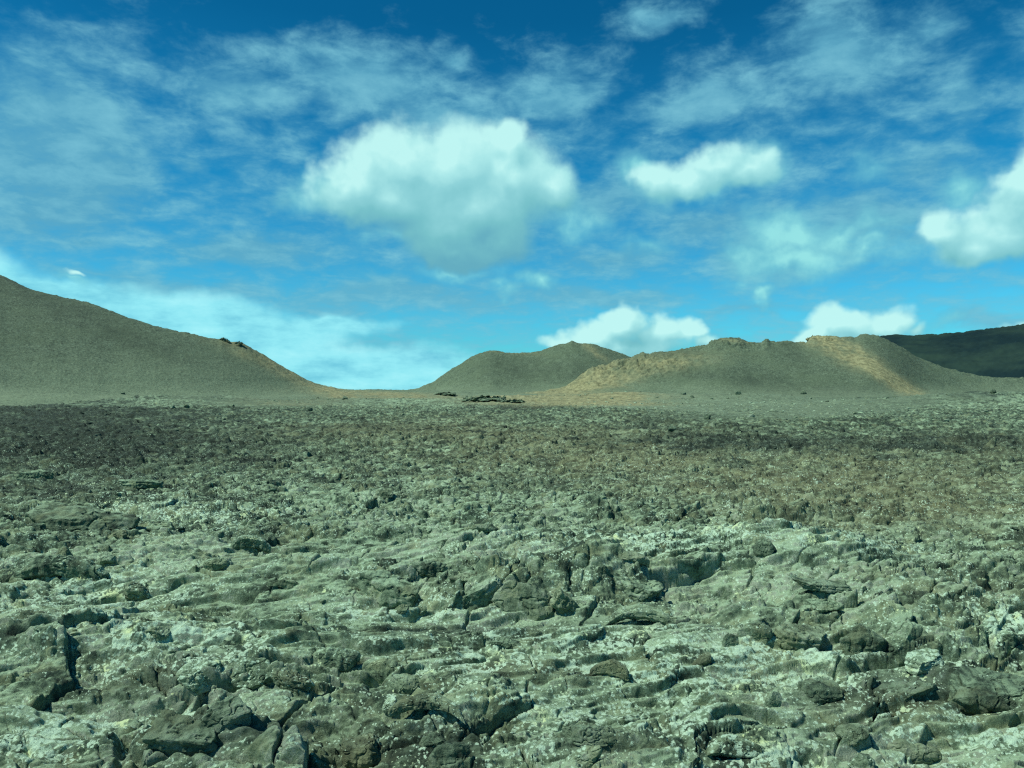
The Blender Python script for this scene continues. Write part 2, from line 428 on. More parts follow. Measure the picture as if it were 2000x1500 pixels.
# ------------------------------------------------------------------ hills
def hill(name, label, ridge, yfoot, yback, slope, u0, u1, nu, ny, rough=.6, orange=(), dark=(), gravel=1., roundw=3., crest=.5, seed=0, kfoot=4., softu=38., low=-.5, wander=1., crags=(), foot=(735, 790)):
    """ridge: (u, v, distance) of the crest; the flanks fall away at the angle of repose"""
    uu = np.linspace(u0, u1, nu)
    us = [p[0] for p in ridge]
    yr = np.interp(uu, us, [p[2] for p in ridge])
    vr = np.interp(uu, us, [p[1] for p in ridge])
    zr = CAMH + yr * (750 - vr) / F
    def soft(a, sg):
        w = int(sg * 3 / (uu[1] - uu[0])) + 1
        kx = np.exp(-.5 * (np.arange(-w, w + 1) * (uu[1] - uu[0]) / sg) ** 2); kx /= kx.sum()
        return np.convolve(np.pad(a, w, mode='reflect', reflect_type='odd'), kx, mode='valid')
    zs = soft(zr, softu); yr = soft(yr, softu)
    zr = soft(zr, 2.)
    t = np.linspace(0, 1, ny)
    Yg = (yfoot + (yback - yfoot) * t)[:, None] * np.ones(nu)[None]
    Ug = np.ones(ny)[:, None] * uu[None]
    x = (Ug - 1000) / F * Yg; y = Yg
    dn = fbm(x / 26, y / 26, 4, 201 + seed)
    d = Yg - yr[None]
    near = np.exp(-(d / 7.) ** 2)
    # spurs and shallow gullies swing the flank in and out
    spur = fbm(Ug / 120 + seed, Yg / 90, 3, 207 + seed) * .8 * wander
    ramp_ = sstep(2, 22, np.abs(d))
    drop = (np.sqrt((d + spur * ramp_ * np.sign(d)) ** 2 + roundw ** 2) - roundw) * slope
    gul = fbm(x / 9, y / 40, 3, 211 + seed)
    z = zr[None] * near + zs[None] * (1 - near) - drop * (1 + .025 * dn)
    fade = sstep(0, 14, np.abs(d))
    z = z + rough * fade * (.5 * dn + .35 * fbm(x / 7, y / 7, 3, 215 + seed))
    # soft join to the plain
    pl = macro(x, y) + low + 1.15 - 1.1 * sstep(0, 1, (np.abs(d) * slope - (zs[None] + 6)) / 6)
    h = np.clip(.5 + .5 * (z - pl) / kfoot, 0, 1)
    z = pl * (1 - h) + z * h + kfoot * h * (1 - h) * .55
    # stones and broken crust on the slope
    px = yr.mean() / F * 2.0
    stone = np.zeros_like(z)
    z = z + .35 * px * fbm(x / (px * 12), z / (px * 3.2), 4, 219 + seed, gain=.6)
    for (s, a, sd) in ((px * 1.3, .18, 1), (px * 3.0, .34, 2), (px * 7.0, .62, 3)):
        d1, d2, ox, oy, k = voronoi(x / s + .3 * fbm(x / s, y / s, 2, 9), y / s, 231 + sd + seed)
        b_ = np.where(R3[k] > (.66 if sd < 3 else .84), np.clip((.5 if sd < 3 else .3) - d1, 0, 1) * 2, 0)
        z = z + a * px * 1.5 * R5[k] * b_
        stone = stone + sstep(.15, .5, b_) * (R2[k] - .55) * 1.0
    z = z + .10 * px * fbm(x / px, y / px, 3, 241 + seed)
    cr = np.exp(-(d / 5.) ** 2) * crest
    z = z + TILT * y
    z = z + cr * (.55 * fbm(x / 4, y / 4, 4, 251 + seed, ridged=False) + .28 * fbm(x / 1.3, y / 1.3, 3, 255 + seed))
    if crags:
        vc = HOR - (z - CAMH) / y * F; cm = np.zeros_like(z)
        for (cu, cv, ru, rv, ww) in crags: cm = np.maximum(cm, ww * np.exp(-((Ug - cu) / ru) ** 2 - ((vc - cv) / rv) ** 2))
        b1, b2, bx, by, bk = voronoi(x / 3.4 + .5 * fbm(x / 3, y / 3, 2, 61), y / 2.6, 63)
        z = z + cm * 1.25 * (1.5 * (R3[bk] - .4) * (1 - sstep(.0, .9, b1)) + 1.1 * fbm(x / 3.2, y / 2.4, 4, 65, ridged=True) - .4)
    v = HOR - (z - CAMH) / y * F
    n = fbm(x / 14, y / 14, 4, 261 + seed); n2 = fbm(x / 3, y / 3, 3, 263 + seed)
    def mask(l):
        s = np.zeros_like(z)
        for (cu, cv, ru, rv, ang, w) in l:
            a = math.radians(ang); du = Ug - cu; dv = v - cv
            e = (((du * math.cos(a) + dv * math.sin(a)) / ru) ** 2 + ((-du * math.sin(a) + dv * math.cos(a)) / rv) ** 2)
            s = s + w * np.exp(-e * 1.3)
        return np.clip(s * (1 + .9 * n + 1.1 * n2), 0, 1)
    A = {'gravel': np.full_like(z, gravel), 'dark': mask(dark), 'orange': mask(orange), 'brown': z * 0, 'lichen': np.clip(sstep(foot[0], foot[1], v + 14 * n + 8 * n2) * .85, 0, 1), 'tone': np.clip(.5 + .45 * fbm(x / 2.2, y / 2.2, 3, 77) + .42 * fbm(x / (px * 9), z / (px * 2.4), 4, 79) + stone, 0, 1)}
    co = np.stack([x, y, z], -1)
    o = mesh_arrays(name, co.reshape(-1, 3), grid_quads(ny, nu), MAT, A)
    tag(o, label, None, None, 'structure')
    return o


LEFT = [(-900, 330, 205), (-400, 400, 195), (-150, 478, 188), (0, 537, 182), (20, 547, 182), (60, 565, 181), (120, 580, 180), (170, 590, 180), (250, 620, 180), (300, 636, 180),
        (350, 648, 180), (362, 649, 180), (371, 652, 180), (400, 657, 180), (424, 662, 180), (432, 660, 180), (450, 667, 180), (474, 669, 180), (490, 677, 181), (510, 690, 182), (550, 714, 184),
        (575, 729, 186), (600, 742, 188), (630, 752, 190), (660, 759, 192), (700, 765, 194), (750, 769, 197), (790, 771, 200), (850, 778, 205), (1000, 782, 210), (1200, 790, 215)]
hill('hill', 'long grey gravel slope falling from the left edge to the saddle', LEFT, 100, 300, .52, -700, 1050, 1500, 520,
     rough=.35, softu=130., foot=(650, 790), orange=[(610, 748, 190, 15, 24, .75), (760, 772, 150, 10, 3, .95), (520, 700, 70, 9, 38, .35), (455, 668, 24, 5, 10, .5)],
     dark=[(100, 590, 380, 34, 25, .42), (-300, 520, 300, 90, 20, .5), (450, 668, 40, 9, 12, .4), (520, 740, 160, 30, 30, .35), (330, 690, 160, 16, 18, .35)], seed=3, crest=.7, roundw=4)  # upper-slope patches paint the shade there into the gravel colour

GREY = [(500, 800, 330), (760, 776, 330), (790, 771, 330), (850, 743, 330), (880, 722, 330), (910, 703, 330), (935, 691, 330), (958, 684, 330), (980, 687, 330),
        (1005, 690, 330), (1035, 689, 330), (1055, 685, 330), (1080, 676, 330), (1105, 671, 330), (1118, 665, 330), (1135, 671, 330), (1160, 672, 330), (1180, 679, 330), (1230, 696, 330),
        (1300, 716, 330), (1400, 755, 330), (1500, 790, 330)]
hill('hill', 'grey gravel cone with two low summits in the middle distance', GREY, 262, 420, .55, 560, 1480, 900, 420, rough=.9,
     orange=[(1165, 690, 40, 8, 35, .5), (1000, 688, 60, 4, 5, .25)], dark=[(1060, 725, 150, 30, 5, .45)], seed=9, crest=1.0, roundw=2.5, softu=11.)

RIM = [(850, 800, 215), (960, 785, 215), (1020, 776, 218), (1060, 768, 220), (1100, 757, 224), (1130, 738, 228), (1150, 721, 230), (1175, 714, 232), (1220, 707, 235), (1240, 697, 236),
       (1255, 692, 236), (1300, 688, 236), (1350, 680, 236), (1375, 677, 236), (1400, 665, 236), (1425, 659, 236), (1445, 661, 236), (1462, 669, 236), (1485, 671, 236), (1490, 670, 236), (1492, 664, 236), (1500, 663, 236), (1505, 669, 236),
       (1530, 666, 237), (1550, 668, 237), (1576, 670, 238), (1580, 662, 238), (1592, 657, 238), (1640, 658, 239), (1672, 660, 240), (1680, 654, 240), (1692, 652, 240), (1715, 656, 240), (1735, 664, 240), (1760, 678, 240), (1790, 696, 240),
       (1820, 709, 240), (1850, 719, 240), (1880, 728, 240), (1920, 735, 240), (1960, 738, 240), (2000, 739, 240), (2200, 742, 240), (2700, 748, 240)]
hill('crater_rim', 'long broken crater rim with orange cinder streaks on the right', RIM, 150, 330, .5, 820, 2700, 1700, 620, rough=.7,
     orange=[(1170, 722, 90, 15, -14, .70), (1110, 765, 170, 20, -14, 1.15), (1300, 708, 120, 16, -5, .42), (1650, 688, 75, 24, 25, .95), (1715, 722, 85, 16, 38, .95), (1765, 752, 60, 11, 28, .85),
             (1610, 668, 50, 12, 10, .7), (1430, 665, 40, 5, 5, .35)],
     dark=[(1480, 745, 220, 22, 8, .55), (1640, 762, 160, 12, 0, .5), (1550, 690, 60, 20, 40, .4), (1770, 705, 60, 30, 45, .35), (1330, 690, 60, 8, 0, .3)], seed=15, crest=1.1, roundw=3, softu=24., crags=[(1230, 712, 130, 24, 1.), (1400, 672, 90, 12, .9), (1600, 662, 60, 7, .6), (1330, 720, 60, 20, .4), (1140, 745, 60, 16, .4)])

MTN = [(1300, 740, 1500), (1500, 705, 1500), (1650, 668, 1500), (1725, 655, 1500), (1752, 652, 1500), (1790, 656, 1500), (1835, 659, 1500), (1880, 655, 1500), (1930, 646, 1500), (2000, 636, 1500), (2150, 610, 1500), (2400, 585, 1500), (2900, 600, 1500)]
MOUNT_ARGS = dict(yfoot=1000, yback=2100, slope=.28, u0=1250, u1=2900, nu=420, ny=200)
# ------------------------------------------------------------------ dark mountain: own material, cloud shade painted into its colour
def mountain_material():
    m = bpy.data.materials.new('cloud_shaded_mountain'); m.use_nodes = True
    t = NT(m.node_tree); bs = t.n['Principled BSDF']
    P = t.n.new('ShaderNodeNewGeometry').outputs['Position']
    c = t.ramp(t.noise(P, .004, 6, .6, .5), [(.42, (.006, .021, .025)), (.6, (.020, .046, .036))])
    t.l.new(c, bs.inputs['Base Color']); bs.inputs['Roughness'].default_value = .95; bs.inputs['Specular IOR Level'].default_value = .1
    return m


mo = hill('mountain', 'dark blue-green volcanic mountain behind the crater rim at the right edge', MTN, rough=9., crest=2., seed=21, kfoot=20., roundw=90., low=-25., softu=90., wander=8., **MOUNT_ARGS)
mo.data.materials[0] = mountain_material()

# ------------------------------------------------------------------ loose rocks
def cube_sphere(n):
    pts = []; quads = []
    g = np.tan(np.linspace(-1, 1, n + 1) * math.pi / 4)
    idx = {}
    def vid(p):
        k = tuple(np.round(p, 5))
        if k not in idx: idx[k] = len(pts); pts.append(p)
        return idx[k]
    for ax in range(3):
        for sgn in (-1, 1):
            for i in range(n):
                for j in range(n):
                    q = []
                    for (a, b) in ((0, 0), (1, 0), (1, 1), (0, 1)):
                        p = [0, 0, 0]; p[ax] = sgn; p[(ax + 1) % 3] = g[i + a]; p[(ax + 2) % 3] = g[j + b]
                        q.append(vid(np.array(p, float)))
                    quads.append(q if sgn > 0 else q[::-1])
    P = np.array(pts); P /= np.linalg.norm(P, axis=1)[:, None]
    return P, np.array(quads, np.int32)


CS = {n: cube_sphere(n) for n in (5, 9, 40)}


def n3(p, s, seed, o=3, ridged=False):
    return (fbm(p[:, 0] * s + seed, p[:, 1] * s, o, seed, ridged=ridged) + fbm(p[:, 1] * s + 3, p[:, 2] * s + seed, o, seed + 7, ridged=ridged)
            + fbm(p[:, 2] * s - 5, p[:, 0] * s + 2 * seed, o, seed + 13, ridged=ridged)) / 1.9


def rock_shape(kind, seed, n=40, dims=(1, 1, 1)):
    rg = np.random.RandomState(seed)
    S, Qd = CS[n]
    p = {'slab': 6., 'block': 4.5, 'lump': 2.4, 'dome': 2.2, 'roll': 3.0, 'tent': 3.0, 'crag': 2.6}[kind]
    P = S / (np.abs(S) ** p).sum(1)[:, None] ** (1 / p)
    cuts = {'slab': 10, 'block': 14, 'lump': 12, 'dome': 6, 'roll': 5, 'tent': 5, 'crag': 8}[kind]
    for _ in range(cuts):
        nv = rg.normal(size=3)
        if kind == 'slab': nv[2] *= .25
        nv /= np.linalg.norm(nv); dd = rg.uniform(.55, .85)
        P = P - nv * np.maximum(0, P @ nv - dd)[:, None] * .92
    if kind == 'tent':
        P[:, 1] *= (1 - .8 * np.clip(P[:, 2], -1, 1) ** 1.0 * .5); P[:, 0] *= 1 - .55 * np.clip(P[:, 2] * .5 + .5, 0, 1) ** 1.5
    D = np.array(dims) / 2
    W = P * D
    sz = float(np.mean(D))
    r = S * 1.0
    # noise in real size so that every piece has the same grain
    amp = {'slab': .09, 'block': .12, 'lump': .17, 'dome': .09, 'roll': .08, 'tent': .10, 'crag': .2}[kind] * sz
    W = W + r * (n3(W / sz, .9, seed % 50, 4) * amp)[:, None]
    W = W + r * (n3(W / sz, 3.1, seed % 40 + 3, 3, True) * amp * .38)[:, None]
    if n > 12:
        W = W + r * (n3(W, 7, seed % 30 + 5, 5) * min(.05, .26 * sz))[:, None]
        # strata / ropes
        ph = W[:, 2] * (9 / max(D[2], .05)) + n3(W / sz, 1.3, seed % 20, 2) * 5 if kind in ('slab', 'block', 'tent') else W[:, 0] * 40 + n3(W / sz, 1.2, seed % 20, 2) * 4
        W = W + r * (np.sin(ph) * .022 * sz * rg.uniform(.6, 1.4))[:, None] * (1 - np.abs(S[:, 2:3]) ** 3 if kind != 'roll' else 1)
        # cracks
        cr = n3(W / sz, 1.1, seed % 60 + 9, 3)
        W = W - r * (np.exp(-(cr / .035) ** 2) * .09 * sz)[:, None]
    if kind == 'crag':
        prof = fbm(W[:, 0] / D[0] * 3.2 + seed, W[:, 1] / D[0] * 3.2, 4, 301, gain=.65)
        W[:, 2] = np.where(W[:, 2] > -D[2] * .5, -D[2] * .5 + (W[:, 2] + D[2] * .5) * np.clip(.62 + 1.5 * prof, .08, 1.6), W[:, 2])
        W[:, 1] += D[1] * .6 * fbm(W[:, 0] / D[0] * 2, W[:, 2] / D[2], 3, 303)
    if kind == 'roll':
        W[:, 1] += rg.uniform(-.35, .35) * (W[:, 0] ** 2) / max(D[0], .1) * 1.2
        W[:, 2] -= .25 * (W[:, 0] ** 2) / max(D[0], .1)
    return W, Qd


SEED = [100]


bpy.context.view_layer.update()
DG = bpy.context.evaluated_depsgraph_get()


def find_ground(u, v):
    """where the sight line to (u, v) meets the land"""
    d = Vector(((u - 1000) / F, 1.0, (HOR - v) / F - .0)).normalized()
    ok, p, nrm, i, ob, m = SC.ray_cast(DG, Vector((0, 0, CAMH)), d)
    return (p.x, p.y, p.z) if ok else None


def rock(name, cat, label, kind, u, v, w, h, depth=1.0, tilt=(0, 0), yaw=0, sink=.25, dark=0., brown=0., lichen=.3, orange=0., dist=None, n=40, group=None):
    """a loose piece whose foot is at (u, v) on the chart, w x h chart units across"""
    if dist is None:
        x, y, z = find_ground(u, v)
        z -= TILT * y
    else:
        y = dist; x = (u - 1000) / F * y; z = CAMH - (v - 750) / F * y
    SEED[0] += 1
    s = y / F
    h *= {'slab': .78, 'block': .9, 'lump': .8, 'dome': .8, 'roll': .85, 'tent': .9, 'crag': 1.}[kind] if n > 9 else 1.
    sink += .10 if n > 9 else 0
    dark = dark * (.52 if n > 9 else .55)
    if n > 9: lichen = min(1., lichen + .12)
    W_, H_ = w * s, h * s * (1.0 + sink)
    D_ = W_ * depth
    W, Qd = rock_shape(kind, SEED[0], n, (W_, D_, H_))
    cnt = len(W)
    up = np.clip(W[:, 2] / (H_ / 2), 0, 1)
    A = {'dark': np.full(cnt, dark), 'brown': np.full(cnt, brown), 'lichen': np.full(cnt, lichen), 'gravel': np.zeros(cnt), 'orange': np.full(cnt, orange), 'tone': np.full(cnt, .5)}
    zmin = W[:, 2].min()
    W[:, 2] -= zmin
    o = mesh_arrays(name, W, Qd, MAT, A, smooth=False)
    o.location = (x, y + D_ * .35, z - sink * H_ + TILT * y)
    o.rotation_euler = (math.radians(tilt[0]), math.radians(tilt[1]), math.radians(yaw))
    tag(o, label, cat, group)
    return o


R_ = rock
# near and middle pieces, from the left
R_('lava_boulder', 'boulder', 'squat brown-topped boulder on the lichened slope left of centre, shaded underneath', 'block', 262, 1166, 62, 34, .8, (8, 6), 20, brown=.4, lichen=.5)
R_('lava_block', 'rock', 'upright tan block with dark right side near the left edge', 'block', 124, 1098, 46, 40, .7, (0, -14), -25, brown=.5, lichen=.1)
R_('lava_curb', 'rock', 'long low curb of lava curving in from the left edge', 'roll', 90, 1134, 230, 34, .22, (0, -3), 4, dark=.2, lichen=.35)
R_('lava_boulder', 'boulder', 'small rounded pinkish-tan stone above the left lava shelf', 'lump', 232, 1050, 34, 22, .8, brown=.9, lichen=.1)
R_('lava_slab', 'slab', 'flat pale cracked slab on the left shelf edge', 'slab', 290, 1034, 100, 26, .9, (10, 0), 5, lichen=.25, sink=.5)
R_('lava_slab', 'slab', 'wide dark ropy slab split by a crack near the left edge', 'slab', 130, 1026, 210, 34, .6, (14, 2), -5, dark=.5, brown=.2, lichen=0, sink=.5)
R_('lava_roll', 'rock', 'broken lava roll with black hollow beneath, left of the ropy shelf', 'roll', 485, 1072, 76, 26, .4, (0, 10), 12, dark=.3, lichen=.5)
R_('lava_roll', 'rock', 'thin log-like lava roll lying diagonally below the ropy shelf', 'roll', 560, 1150, 82, 18, .25, (0, 18), 8, brown=.3, lichen=.1)
R_('lava_boulder', 'boulder', 'pale square-topped stone on the ropy lava right of the tan block', 'dome', 418, 1110, 46, 26, .8, lichen=.35)
R_('lava_boulder', 'boulder', 'small grey stone leaning beside the pale square-topped stone', 'block', 205, 1100, 40, 22, .8, (10, 0), 30, lichen=.2)
R_('lava_block', 'rock', 'knobbly block with a drooping right end above the white-crusted domes', 'lump', 305, 1240, 56, 30, .8, brown=.4, lichen=.3)
R_('lava_dome', 'rock', 'left one of two white-crusted domes beside the dark hollow', 'dome', 385, 1335, 92, 50, .9, lichen=.95)
R_('lava_dome', 'rock', 'right one of two white-crusted domes, next to the brown overhanging block', 'dome', 486, 1332, 100, 56, .9, lichen=.6)
R_('lava_block', 'rock', 'brown overhanging block with a shaded cavity, lichen along its top', 'block', 560, 1352, 84, 56, .8, (-12, 8), 15, brown=.6, lichen=.45)
R_('lava_tube', 'rock', 'pale barrel-shaped tube segment with white crust along its top edge', 'roll', 655, 1298, 110, 38, .35, (0, 4), -4, lichen=.4)
R_('lava_tube', 'rock', 'cracked grey tube segment right of the barrel-shaped one', 'roll', 742, 1328, 90, 46, .5, (0, 8), -14, lichen=.2)
R_('lava_dome', 'rock', 'smooth rounded dome at the lower end of the cracked tube', 'dome', 786, 1348, 62, 40, .8, lichen=.1)
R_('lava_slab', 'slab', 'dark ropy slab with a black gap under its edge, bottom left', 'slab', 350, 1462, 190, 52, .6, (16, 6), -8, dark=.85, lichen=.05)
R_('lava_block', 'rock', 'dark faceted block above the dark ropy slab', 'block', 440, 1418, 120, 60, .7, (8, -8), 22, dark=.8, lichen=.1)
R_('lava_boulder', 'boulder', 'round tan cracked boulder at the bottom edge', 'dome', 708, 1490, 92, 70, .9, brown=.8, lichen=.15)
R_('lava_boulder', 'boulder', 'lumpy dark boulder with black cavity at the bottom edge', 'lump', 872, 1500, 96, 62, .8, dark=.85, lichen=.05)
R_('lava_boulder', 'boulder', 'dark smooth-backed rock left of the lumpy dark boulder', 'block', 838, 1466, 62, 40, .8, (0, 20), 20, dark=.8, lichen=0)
R_('lava_dome', 'rock', 'small white-crusted nub at the end of the curled crust strip', 'dome', 762, 1388, 36, 32, .9, lichen=1.)
R_('lava_roll', 'rock', 'curled brown crust strip behind the tan cracked boulder', 'roll', 842, 1392, 150, 26, .25, (0, 6), -10, brown=.5, lichen=.3)
# centre pieces
R_('lava_slab', 'slab', 'triangular upheaved slab like a tent in the centre', 'tent', 1020, 1200, 150, 74, .5, (-14, 3), 6, brown=.2, dark=.3, lichen=.1)
R_('lava_slab', 'slab', 'ribbed slab leaning on the right flank of the tent-like slab', 'slab', 1098, 1196, 120, 36, .35, (0, 38), 12, brown=.15, lichen=.15, sink=.1)
R_('lava_slab', 'slab', 'ropy tilted slab on the left flank of the tent-like slab', 'slab', 925, 1184, 130, 34, .6, (10, -24), -8, lichen=.2, sink=.2)
R_('lava_block', 'rock', 'dark jagged upright block behind the tent-like slab', 'block', 1178, 1128, 44, 42, .7, (6, -12), 20, dark=.75, lichen=.1)
R_('lava_slab', 'slab', 'smooth grey slab sloping right of the dark jagged block', 'slab', 1236, 1164, 124, 30, .7, (12, 10), 6, lichen=.1)
R_('lava_slab', 'slab', 'brown ledge with a black slot beneath, left of the tent-like slab', 'slab', 908, 1140, 70, 16, .6, (0, -4), 6, brown=.5, lichen=.2, sink=0)
R_('lava_block', 'rock', 'honeycombed dark block with hollows left of the brown ledge', 'lump', 836, 1120, 88, 34, .6, (0, 0), 6, dark=.5, lichen=.1)
R_('lava_boulder', 'boulder', 'first small pale stone in the row below the folded lava sheet', 'block', 820, 1194, 26, 22, .8, lichen=.5)
R_('lava_boulder', 'boulder', 'rounded stone beside a black hole below the folded lava sheet', 'lump', 785, 1196, 30, 26, .8, lichen=.1)
R_('lava_slab', 'slab', 'broad folded lava sheet left of the honeycombed block', 'slab', 742, 1160, 150, 50, .6, (14, 10), -10, lichen=.12, sink=.4)
R_('lava_roll', 'rock', 'brown pillowy mass topping the right side of the jagged block', 'roll', 1235, 1096, 72, 20, .4, (0, 4), 4, brown=.5, dark=.2, lichen=.2)
R_('lava_roll', 'rock', 'long curved lava lip running right of the ribbed slab', 'roll', 1240, 1216, 150, 24, .3, (0, -4), 2, brown=.2, lichen=.3)
R_('lava_roll', 'rock', 'small curled arc of lava rope in the dusty hollow', 'roll', 985, 1262, 76, 14, .4, (0, 8), -14, dark=.2, lichen=.3)
R_('lava_tube', 'rock', 'brown broken tube with an open end on the lichened sheet', 'roll', 1192, 1316, 76, 30, .45, (0, -6), -10, brown=.7, lichen=.2)
R_('lava_tube', 'rock', 'tan cylindrical stub leaning up to the right on the lichened sheet', 'roll', 1376, 1298, 62, 22, .4, (0, -28), 10, brown=.7, lichen=.2)
R_('lava_boulder', 'boulder', 'slate-grey smooth boulder with a bright lichen edge', 'dome', 1475, 1250, 74, 42, .8, (0, -6), 0, dark=.35, lichen=.25)
R_('lava_boulder', 'boulder', 'small pointed stone left of the slate-grey smooth boulder', 'block', 1420, 1262, 34, 32, .8, (0, 10), 25, lichen=.3)
R_('lava_slab', 'slab', 'low tan shelf right of the slate-grey smooth boulder', 'slab', 1570, 1258, 120, 34, .7, (8, 8), 8, brown=.4, lichen=.2)
# right pieces
R_('lava_slab', 'slab', 'dark ledge jutting out over a black hollow, right of centre', 'slab', 1602, 1160, 124, 20, .5, (0, 6), 2, dark=.5, lichen=.2, sink=-.3)
R_('lava_block', 'rock', 'grey knob under the right end of the dark ledge', 'lump', 1610, 1192, 76, 30, .7, lichen=.15)
R_('lava_buttress', 'rock', 'fluted dark buttress standing right of the shelf', 'block', 1690, 1278, 90, 84, .5, (-6, 4), 6, dark=.6, lichen=.1)
R_('lava_buttress', 'rock', 'rounded buttress with pale face, right half of the fluted pair', 'block', 1758, 1284, 84, 82, .6, (-8, 10), 14, lichen=.25)
R_('lava_slab', 'slab', 'bright lichened plank-shaped slab near the right edge', 'slab', 1925, 1242, 78, 20, .4, (16, -26), 14, lichen=.9, sink=.1)
R_('lava_slab', 'slab', 'pale squared block below the plank-shaped slab', 'block', 1968, 1252, 34, 26, .8, (0, 10), 20, lichen=.75)
R_('lava_boulder', 'boulder', 'tilted brown stone above the plank-shaped slab', 'block', 1924, 1186, 44, 22, .6, (0, 32), 10, brown=.6, dark=.2, lichen=.1)
R_('lava_slab', 'slab', 'white-topped flat shelf above the dark cloven block', 'slab', 1812, 1302, 110, 22, .6, (6, -4), 4, lichen=.95)
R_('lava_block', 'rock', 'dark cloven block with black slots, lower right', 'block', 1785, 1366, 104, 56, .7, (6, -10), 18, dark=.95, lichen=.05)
R_('lava_slab', 'slab', 'large smooth slate slab running off the right edge', 'slab', 1930, 1388, 210, 70, .6, (20, 4), -6, dark=.6, lichen=.05, sink=.35)
R_('lava_block', 'rock', 'upright split stone casting a black wedge of shade, lower right', 'block', 1504, 1378, 40, 36, .5, (0, 22), 20, lichen=.3)
R_('lava_block', 'rock', 'dark shattered mound in the lower right field', 'lump', 1605, 1368, 96, 44, .8, dark=.4, lichen=.2)
R_('lava_roll', 'rock', 'pale lichened ridge roll near the bottom, right of centre', 'roll', 1440, 1474, 130, 34, .3, (0, -3), 4, brown=.2, lichen=.8)
R_('lava_boulder', 'boulder', 'pale pointed boulder cut by the bottom edge', 'block', 1690, 1512, 74, 38, .8, (0, 6), 24, lichen=.6)
R_('lava_block', 'rock', 'brown hollow-sided block with black mouth near the bottom right', 'lump', 1668, 1446, 60, 42, .8, brown=.3, lichen=.25)
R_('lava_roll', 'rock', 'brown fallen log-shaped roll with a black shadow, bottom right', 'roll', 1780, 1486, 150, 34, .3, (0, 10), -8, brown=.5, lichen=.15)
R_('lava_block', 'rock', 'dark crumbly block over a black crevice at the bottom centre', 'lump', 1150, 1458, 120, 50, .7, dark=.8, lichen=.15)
R_('lava_block', 'rock', 'lichen-edged wedge in front of the crumbly dark block', 'block', 1150, 1494, 90, 40, .7, (0, -12), 14, brown=.2, lichen=.45)
R_('lava_boulder', 'boulder', 'dark pointed rock at the far edge of the right lava sheet', 'tent', 1494, 1078, 52, 26, .7, dark=.55, lichen=.1)
R_('lava_boulder', 'boulder', 'dark rock in the rubble centre, above the long smooth shelf', 'lump', 950, 1042, 54, 20, .8, dark=.5, lichen=.1)
R_('lava_boulder', 'boulder', 'light angular stone beyond the long smooth shelf', 'block', 748, 970, 36, 16, .8, brown=.4, lichen=.2)
R_('lava_slab', 'slab', 'long pale slab lying in the dark lava at the left edge', 'slab', 55, 934, 84, 16, .5, (8, 0), 0, lichen=.1)
R_('lava_slab', 'slab', 'flat-topped slab with a black shadow at its right end, left field', 'slab', 262, 952, 96, 14, .5, (0, 2), 0, lichen=.15)
# far stones
R_('boulder', 'boulder', 'round dark boulder at the foot of the crater rim', 'lump', 1571, 770, 13, 9, dark=.8, lichen=0, n=9)
R_('boulder', 'boulder', 'round dark boulder on the pale scree below the crater rim', 'lump', 1383, 819, 15, 11, dark=.6, lichen=0, n=9)
R_('boulder', 'boulder', 'left dark boulder of the pair under the orange rim', 'lump', 1335, 771, 13, 6, dark=.8, lichen=0, n=9)
R_('boulder', 'boulder', 'right dark boulder of the pair under the orange rim', 'lump', 1352, 777, 8, 6, dark=.8, lichen=0, n=9)
R_('boulder', 'boulder', 'flat dark stone between the rim boulders', 'slab', 1444, 771, 18, 6, dark=.3, lichen=0, n=9)
R_('boulder', 'boulder', 'flat grey stone on the pale scree, right of the round one', 'slab', 1468, 814, 16, 5, dark=.5, lichen=0, n=9)
R_('boulder', 'boulder', 'dark boulder on the black hummock near the right edge', 'lump', 1943, 768, 11, 9, dark=.9, lichen=0, n=9)
R_('boulder', 'boulder', 'large dark clinker boulder at the edge of the pale scree', 'lump', 1314, 843, 22, 12, dark=.9, lichen=0, n=9)
R_('boulder', 'boulder', 'knob standing on the crater rim skyline', 'block', 1498, 668, 11, 8, brown=.2, dist=235.5, lichen=0, n=9, sink=.4)
R_('boulder', 'boulder', 'pale stone lying at the foot of the left slope', 'lump', 363, 796, 12, 6, lichen=0, brown=.2, n=9)
R_('boulder', 'boulder', 'white-topped stone pair at the foot of the left slope', 'lump', 335, 797, 13, 6, lichen=0, n=9)
R_('boulder', 'boulder', 'small dark stone on the left slope', 'lump', 239, 770, 8, 4, dark=.8, lichen=0, n=9)
R_('boulder', 'boulder', 'dark stone in the saddle below the yellow crest', 'lump', 673, 780, 13, 6, dark=.8, lichen=0, n=9)
R_('boulder', 'boulder', 'dark flat stone left of the saddle', 'lump', 606, 802, 13, 6, dark=.7, lichen=0, n=9)
R_('rock_outcrop', 'outcrop', 'ragged dark red outcrop on the crest of the left slope', 'crag', 436, 666, 22, 7, .5, (0, 14), dark=.6, brown=.7, dist=179.5, lichen=0)
R_('rock_outcrop', 'outcrop', 'low broken outcrop beside the dark red one on the left crest', 'crag', 466, 671, 18, 5, .5, dark=.3, brown=.5, dist=179.5, lichen=0)
R_('rock_outcrop', 'outcrop', 'flat crag notching the left crest above the slope', 'crag', 362, 652, 16, 5, .5, dark=.5, dist=180, lichen=0)
R_('rock_outcrop', 'outcrop', 'long black jagged outcrop in the saddle before the grey cone', 'crag', 945, 785, 84, 10, .5, dark=.7, lichen=0)
R_('rock_outcrop', 'outcrop', 'short black crag right of the long jagged outcrop', 'crag', 1000, 787, 50, 6, .6, dark=.7, lichen=0)
R_('rock_outcrop', 'outcrop', 'low dark crag left of the long jagged outcrop', 'crag', 868, 772, 44, 5, .6, dark=.7, lichen=0)
